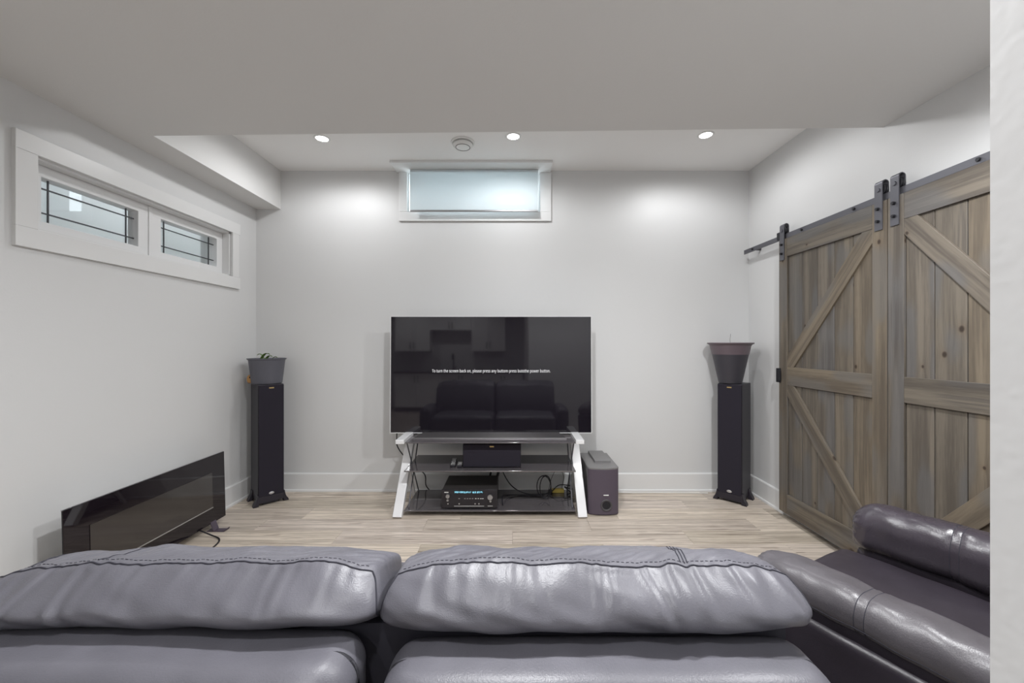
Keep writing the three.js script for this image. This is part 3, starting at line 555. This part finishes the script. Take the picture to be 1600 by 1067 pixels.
// ------------------------------------------------------------------ sofa seen from behind
const sofa = group('sofa', [-0.255, 0, -1.1]); const SO = new THREE.Vector3(0.255, 0, 1.1);
function backCushion(x0, x1, seed, droop, crossSeams, bottom) {
  const rnd = mulberry(seed), w = x1 - x0, h = 0.26, d = 0.22, r = 0.012, xc = (x0 + x1) / 2;
  const pleats = Array.from({ length: 15 }, (_, i) => ({ a: -0.93 + 1.86 * (i + rnd() * 0.9) / 15, sl: (rnd() - 0.35) * 0.28, L: 0.35 + 0.75 * rnd(), A: 0.004 + 0.0065 * rnd() * rnd(), w: 0.016 + 0.022 * rnd() }));
  // corners of the section: distance behind the camera plane (s) and height at rear/front and bottom/top
  const warp = (P, [a, b, c]) => {
    const t = (b + 1) / 2, q = (c + 1) / 2;                       // t up, q = 1 at the rear (toward the camera)
    const rb = [0.835, bottom], rt = [0.820, 0.894], fb = [1.07, 0.45], ft = [0.995, 0.832];
    let s = (rb[0] * (1 - t) + rt[0] * t) * q + (fb[0] * (1 - t) + ft[0] * t) * (1 - q);
    let y = (rb[1] * (1 - t) + rt[1] * t) * q + (fb[1] * (1 - t) + ft[1] * t) * (1 - q);
    let x = P.x;
    const lat = Math.pow(1 - Math.pow(Math.abs(a), 9), 0.6), edge = Math.pow(Math.abs(a), 7);
    const belly = Math.sin(Math.PI * Math.pow(t, 1.02));          // rear face swells, fullest below the middle
    s -= 0.098 * (0.4 + 0.6 * lat) * belly * Math.pow(q, 3);
    y -= 0.012 * lat * (1 - t) * q * Math.pow(q, 2);
    y += 0.013 * Math.sin(Math.PI * q) * t * (0.45 + 0.55 * lat);  // top crown
    y -= 0.018 * edge * t + (a < 0 ? droop[0] : droop[1]) * Math.pow(Math.abs(a), 3) * t;                                         // drooping ends
    x += 0.022 * Math.sign(a) * edge * Math.sin(Math.PI * Math.min(1, t * 0.9 + 0.05)) * q - 0.014 * Math.sign(a) * edge * t * q;
    s += 0.028 * (1 - t) * 0 - 0.03 * Math.sin(Math.PI * t) * lat * (1 - q) * -1;   // seat side swells too
    // broad unevenness, finer on the gathered top
    const X = xc + P.x, top = smooth(0.75, 1, t);
    y += top * (0.011 * noise(X * 9, q * 2.2, seed) + 0.0045 * noise(X * 26 + q * 9, q * 5, seed + 3) * Math.sin(Math.PI * q) + 0.0022 * noise(X * 60 + q * 14, q * 4, seed + 5)) + t * q * 0.0035 * noise(X * 14, 2.5, seed);
    const n2 = 0.0075 * noise(X * 5, t * 2.2, seed + 9) + 0.003 * noise(X * 13 + t * 4, t * 3.5, seed + 12) ;
    s -= n2 * Math.pow(q, 4) * smooth(0, 0.18, t) * smooth(0, 0.1, 1 - t) * 2;
    let pl = 0; for (const k of pleats) { const u = (a - k.a - k.sl * (1 - t)) / k.w / (1 + 0.8 * (1 - t)); pl += k.A * (0.6 + 1.1 * smooth(-0.1, 0.7, a * (seed < 50 ? 1 : -0.6))) * (Math.exp(-u * u) - 0.8 * Math.exp(-Math.pow(u - 1.7, 2))) * smooth(1 - k.L, 1, t); }
    s -= pl * Math.pow(q, 6) * (1 - 0.35 * smooth(0.93, 1, t)); 
    return new THREE.Vector3(xc + x, y, -s).add(SO);
  };
  const c = part('back_cushion', soft(w, h, d, r, [150, 44, 34], warp), M.sofa, sofa);
  const line = (f, n) => Array.from({ length: n + 1 }, (_, i) => softPoint(f(i / n), w, h, d, r, warp));
  const W2 = w / 2, H2 = h / 2, D2 = d / 2, lift = (pts, dy, dz) => pts.map((p) => p.clone().add(new THREE.Vector3(0, dy, dz)));
  const top = line((t) => [-W2 + w * t, H2, D2], 90);
  part('piping', tube(lift(top, 0.0002, 0.0002), 0.0019, 180, 6), M.threadAndShade, c);
  part('stitching', stitches(lift(line((t) => [-W2 * 0.97 + w * 0.97 * t, H2, D2 - 0.016], 90), 0.0006, 0)), M.threadAndShade, c).userData.kind = 'stuff';
  for (const sx of [-1, 1]) part('piping', tube(line((t) => [sx * W2, H2 - h * 0.99 * t, D2], 40), 0.0019, 80, 6), M.threadAndShade, c);
  for (const u of crossSeams) part('cross_seam', tube(lift(line((t) => [u * W2 + 0.02 * (t - 0.2), H2, D2 - 0.012 - 0.16 * t], 14), 0.0004, 0), 0.0013, 30, 5), M.threadAndShade, c);
  return c;
}
backCushion(-0.252, 0.575, 41, [0.0, 0.006], [0.46, 0.478, 0.496], 0.768);
backCushion(-1.105, -0.28, 57, [0.03, 0.0], [-0.42, -0.84, -0.815], 0.778);
function backPanel(x0, x1, seed, y1) {
  const w = x1 - x0, y0 = 0.05, h = y1 - y0, d = 0.17, s0 = 0.632;
  const warp = (P, [a, b, c]) => {
    const X = (x0 + x1) / 2 + P.x; let z = -(s0 + d / 2) + P.z, y = (y0 + y1) / 2 + P.y;
    const up = smooth(0.55, 1, b);
    z -= 0.02 * smooth(0.8, 1, Math.abs(a)) * (c > 0 ? 1 : 0); y -= up * (0.004 * noise(X * 4, 1, seed) + 0.012 * Math.pow(Math.abs(a), 8)); z += 0.004 * noise(X * 5, y * 6, seed + 2) + 0.0012 * noise(X * 24, y * 24, seed);
    return new THREE.Vector3(X, y, z).add(SO);
  };
  const p = part('back_panel', soft(w, h, d, 0.052, [110, 90, 18], warp), M.sofa, sofa);
  const e = [-1, 1].map((sx) => Array.from({ length: 41 }, (_, i) => softPoint([sx * (w / 2 - 0.012), h / 2 - h * 0.9 * i / 40, d / 2], w, h, d, 0.052, warp).add(new THREE.Vector3(sx * 0.002, 0.0015, 0.002))));
  e.forEach((l) => { part('piping', tube(l, 0.0017, 60, 6), M.threadAndShade, p); });
  return p;
}
backPanel(-0.236, 0.566, 3, 0.78); backPanel(-1.115, -0.283, 8, 0.797);
{
  const at = (x0, x1, y0, y1, sA, sB) => [x1 - x0, y1 - y0, sB - sA, (x0 + x1) / 2 + SO.x, (y0 + y1) / 2, -(sA + sB) / 2 + SO.z];
  const cushion = (name, b, r, seg, seed, amp = 0.006, dome = 0) => { const [w, h, d, x, y, z] = b; return part(name, soft(w, h, d, r, seg, (P, [a, bb, c]) => new THREE.Vector3(x + P.x, y + P.y + (bb > 0 ? dome * (1 - a * a) * (1 - c * c) : 0) + amp * noise((x + P.x) * 8, P.z * 8, seed), z + P.z + amp * noise((x + P.x) * 8, P.y * 8, seed + 4))), M.sofa, sofa); };
  for (const [a, b, s] of [[-0.245, 0.54, 5], [-1.06, -0.265, 9]]) cushion('seat_cushion', at(a, b, 0.26, 0.47, 0.98, 1.62), 0.05, [40, 14, 30], s, 0.006, 0.03);
  part('gap_shade', span(-1.07 + SO.x, 0.548 + SO.x, 0.2, 0.782, -0.99 + SO.z, -0.80 + SO.z), M.threadAndShade, sofa);  // added near-black block, painting the shade in the gap below the cushions
  part('base', [span(-1.06 + SO.x, 0.54 + SO.x, 0.05, 0.27, -1.58 + SO.z, -0.8 + SO.z)], M.sofa, sofa);
  for (const [a, b, s] of [[0.562, 0.725, 21], [-1.25, -1.085, 23]]) cushion('arm', at(a, b, 0.04, 0.56, 0.86, 1.45), 0.06, [20, 40, 40], s, 0.008, 0.015);
  for (const [x, s] of [[-1.0, 0.85], [0.48, 0.85], [-1.0, 1.5], [0.48, 1.5]]) { const g = new THREE.CylinderGeometry(0.025, 0.02, 0.06, 16); g.translate(x + SO.x, 0.03, -s + SO.z); part('foot', g, M.blackPlastic, sofa); }
  tag(sofa, 'grey leather two-seat sofa seen from behind along the bottom of the room', 'sofa');
}

// ------------------------------------------------------------------ armchair turned toward the television
{
  const A = group('armchair', [1.422, 0, -1.23], R(27));
  const pad = (x0, x1, seed, far) => {
    const w = x1 - x0, h = far ? 0.19 : 0.10, z0 = -0.445, z1 = 0.4, d = z1 - z0, y = far ? 0.538 : 0.542, xc = (x0 + x1) / 2, r = far ? 0.07 : 0.046;
    const warp = (P, [a, b, c]) => {
      const Z = (z0 + z1) / 2 + P.z; let X = P.x, Y = P.y;
      const front = smooth(0.62, 1, -c);
      Y += 0.018 * (1 - a * a) * (b > 0 ? 1 : 0.2) - 0.02 * front * front + 0.006 * noise(xc * 3 + X * 7, Z * 7, seed);
      const n = 0.004 * noise(X * 20, Z * 16, seed + 2) + 0.004 * Math.exp(-Math.pow((Z - 0.235 - X * 0.25) / 0.012, 2)) * -2.2 * (far ? 0 : 1) - 0.0035 * (Math.exp(-Math.pow((Z + 0.105) / 0.006, 2)) + Math.exp(-Math.pow((Z + 0.125) / 0.006, 2)));
      const pleat = 0.004 * front * Math.sin(Math.atan2(Y, X) * 16 + seed) * smooth(0.85, 1, -c);
      const l = Math.hypot(X, Y) || 1; X += X / l * (n + pleat); Y += Y / l * (n + pleat);
      return new THREE.Vector3(xc + X, y + Y, Z);
    };
    const p = part('arm_pad', soft(w, h, d, r, [30, 22, 110], warp), far ? M.chairPadShaded : M.chairPadLit, A);
    for (const zz of [-0.103, -0.127]) {
      const k = -(z0 + z1) / 2 + zz, ringPts = []; const W2 = w / 2, H2 = h / 2;
      for (let i = 0; i < 40; i++) { const t = i / 40 * 4, e = Math.floor(t), f = t - e; const q = e === 0 ? [-W2 + w * f, H2] : e === 1 ? [W2, H2 - h * f] : e === 2 ? [W2 - w * f, -H2] : [-W2, -H2 + h * f]; ringPts.push(softPoint([q[0], q[1], k], w, h, d, r, warp)); }
      part('seam', tube(ringPts, 0.0016, 90, 6, true), M.threadAndShade, p);
    }
    const low = Array.from({ length: 50 }, (_, i) => softPoint([x0 < 0 ? -w / 2 : w / 2, -0.025, -d / 2 * 0.97 + d * 0.97 * i / 49], w, h, d, r, warp)); part('piping', tube(low, 0.002, 90, 6), M.threadAndShade, p);
    // arm body: a panel below the pad and a slightly prouder lower panel
    const bw = w - 0.03;
    const body = part('arm_body', soft(bw - (far ? 0.03 : 0.01), 0.16, d - 0.06, 0.02, [6, 8, 30], (P) => new THREE.Vector3(xc + P.x + 0.004 * noise(P.z * 8, P.y * 8, seed), 0.44 + P.y, (z0 + z1) / 2 + P.z)), M.chairShaded, A);
    part('lower_panel', soft(bw + (far ? -0.03 : 0.03), far ? 0.42 : 0.44, d - 0.04, 0.018, [6, 20, 40], (P) => new THREE.Vector3(xc + P.x + 0.006 * noise(P.z * 7, P.y * 7, seed + 5), (far ? 0.24 : 0.255) + P.y, (z0 + z1) / 2 + P.z)), M.chairShaded, A);
  };
  pad(-0.432, -0.262, 3, false); pad(0.276, 0.462, 7, true);
  part('seat_cushion', soft(0.535, 0.17, 0.78, 0.05, [40, 14, 60], (P, [a, b, c]) => new THREE.Vector3(0.008 + P.x, 0.372 + P.y + (b > 0 ? 0.028 * (1 - a * a) * (1 - c * c * c * c) : 0) + 0.004 * noise(P.x * 7, P.z * 7, 2), -0.075 + P.z)), M.chairShaded, A);
  part('seat_base', soft(0.53, 0.25, 0.78, 0.02, [10, 6, 10], (P) => new THREE.Vector3(0.008 + P.x, 0.175 + P.y, -0.06 + P.z)), M.chairShaded, A);
  part('back_cushion', soft(0.56, 0.56, 0.2, 0.07, [40, 40, 16], (P, [a, b, c]) => new THREE.Vector3(0.008 + P.x, 0.7 + P.y, 0.3 + P.z + 0.1 * (b + 1) * 0.4 - (c < 0 ? 0.03 * (1 - a * a) * (1 - b * b) : 0) + 0.006 * noise(P.x * 8, P.y * 8, 4))), M.chairShaded, A);
  part('back_shell', soft(0.6, 0.8, 0.1, 0.035, [20, 26, 8], (P, [a, b]) => new THREE.Vector3(0.008 + P.x, 0.45 + P.y, 0.36 + P.z + 0.05 * (b + 1))), M.chairShaded, A);
  for (const [x, z] of [[-0.36, -0.38], [0.36, -0.38], [-0.36, 0.32], [0.36, 0.32]]) { const g = new THREE.CylinderGeometry(0.025, 0.02, 0.05, 16); g.translate(x, 0.025, z); part('foot', g, M.blackPlastic, A); }
  tag(A, 'leather armchair in darkened shade tones with padded arms turned toward the room before the barn doors', 'armchair');
}

// ------------------------------------------------------------------ kitchen behind the viewer, mirrored in the screen
function cabinet(name, x0, x1, y0, y1, zf, doors, handleY, label) {
  const t = group(name, [(x0 + x1) / 2, 0, ZK]); const w = x1 - x0, d = ZK - zf;
  part('carcass', span(-w / 2, w / 2, y0, y1, -0.001, -d + 0.02), M.cabinet, t);
  for (let i = 0; i < doors; i++) {
    const a = -w / 2 + w / doors * i + 0.002, b = a + w / doors - 0.004, f = 0.06;
    const dr = part('door', [span(a + f, b - f, y0 + f, y1 - f, -d + 0.014, -d + 0.02), rspan(a, b, y1 - f, y1, -d, -d + 0.02, 0.002), rspan(a, b, y0, y0 + f, -d, -d + 0.02, 0.002), rspan(a, a + f, y0 + f, y1 - f, -d, -d + 0.02, 0.002), rspan(b - f, b, y0 + f, y1 - f, -d, -d + 0.02, 0.002)], M.cabinet, t);
    const hx = i % 2 ? a + 0.035 : b - 0.035;
    part('handle', [rod([hx, handleY, -d - 0.03], [hx, handleY + 0.15, -d - 0.03], 0.006), rod([hx, handleY + 0.02, -d], [hx, handleY + 0.02, -d - 0.03], 0.005), rod([hx, handleY + 0.13, -d], [hx, handleY + 0.13, -d - 0.03], 0.005)], M.ironDark, dr);
  }
  return tag(t, label, 'cabinet');
}
cabinet('wall_cabinet', -2.76, -1.95, 1.36, 2.4, 2.5, 2, 1.42, 'tall white wall cabinet on the left, mirrored in the television');
cabinet('wall_cabinet', -1.948, -0.985, 1.85, 2.4, 2.5, 2, 1.88, 'short white wall cabinet above the sink, mirrored in the television');
cabinet('wall_cabinet', -0.983, -0.2, 1.36, 2.4, 2.5, 2, 1.42, 'tall white wall cabinet right of the sink, mirrored in the television');
cabinet('base_cabinet', -2.68, -1.7, 0.1, 0.86, 2.25, 2, 0.65, 'white base cabinet with two doors, leftmost below the counter');
cabinet('base_cabinet', -1.698, -0.7, 0.1, 0.86, 2.25, 2, 0.65, 'white base cabinet with two doors, below the kitchen tap');
cabinet('base_cabinet', -0.698, 0.2, 0.1, 0.86, 2.25, 2, 0.65, 'white base cabinet with two doors, beside the partition wall');
tag(part('plinth', span(-2.68, 0.2, 0, 0.1, 2.31, 2.33), M.counter), 'dark plinth board under the white base cabinets', 'plinth');
tag(part('worktop', rspan(-2.7, XP - 0.002, 0.861, 0.9, 2.22, ZK - 0.002, 0.004), M.counter), 'dark kitchen worktop over the white base cabinets', 'worktop');
{
  const t = group('kitchen_tap', [-1.42, 0.9, 2.68]);
  part('base', lathe([[0.0001, 0], [0.028, 0], [0.028, 0.03], [0.016, 0.04], [0.0001, 0.04]], 24), M.ironDark, t);
  part('spout', tube([[0, 0.03, 0], [0, 0.25, 0], [0, 0.36, -0.03], [0, 0.40, -0.1], [0, 0.36, -0.18], [0, 0.27, -0.19]], 0.013, 40, 10), M.ironDark, t);
  part('lever', rod([0.02, 0.06, 0], [0.08, 0.1, 0], 0.007), M.ironDark, t);
  tag(t, 'dark arched kitchen tap mirrored in the television', 'tap');
}

scene.traverse((o) => { if (o.isMesh) { o.castShadow = o.receiveShadow = true; } });
renderer.render(scene, camera);
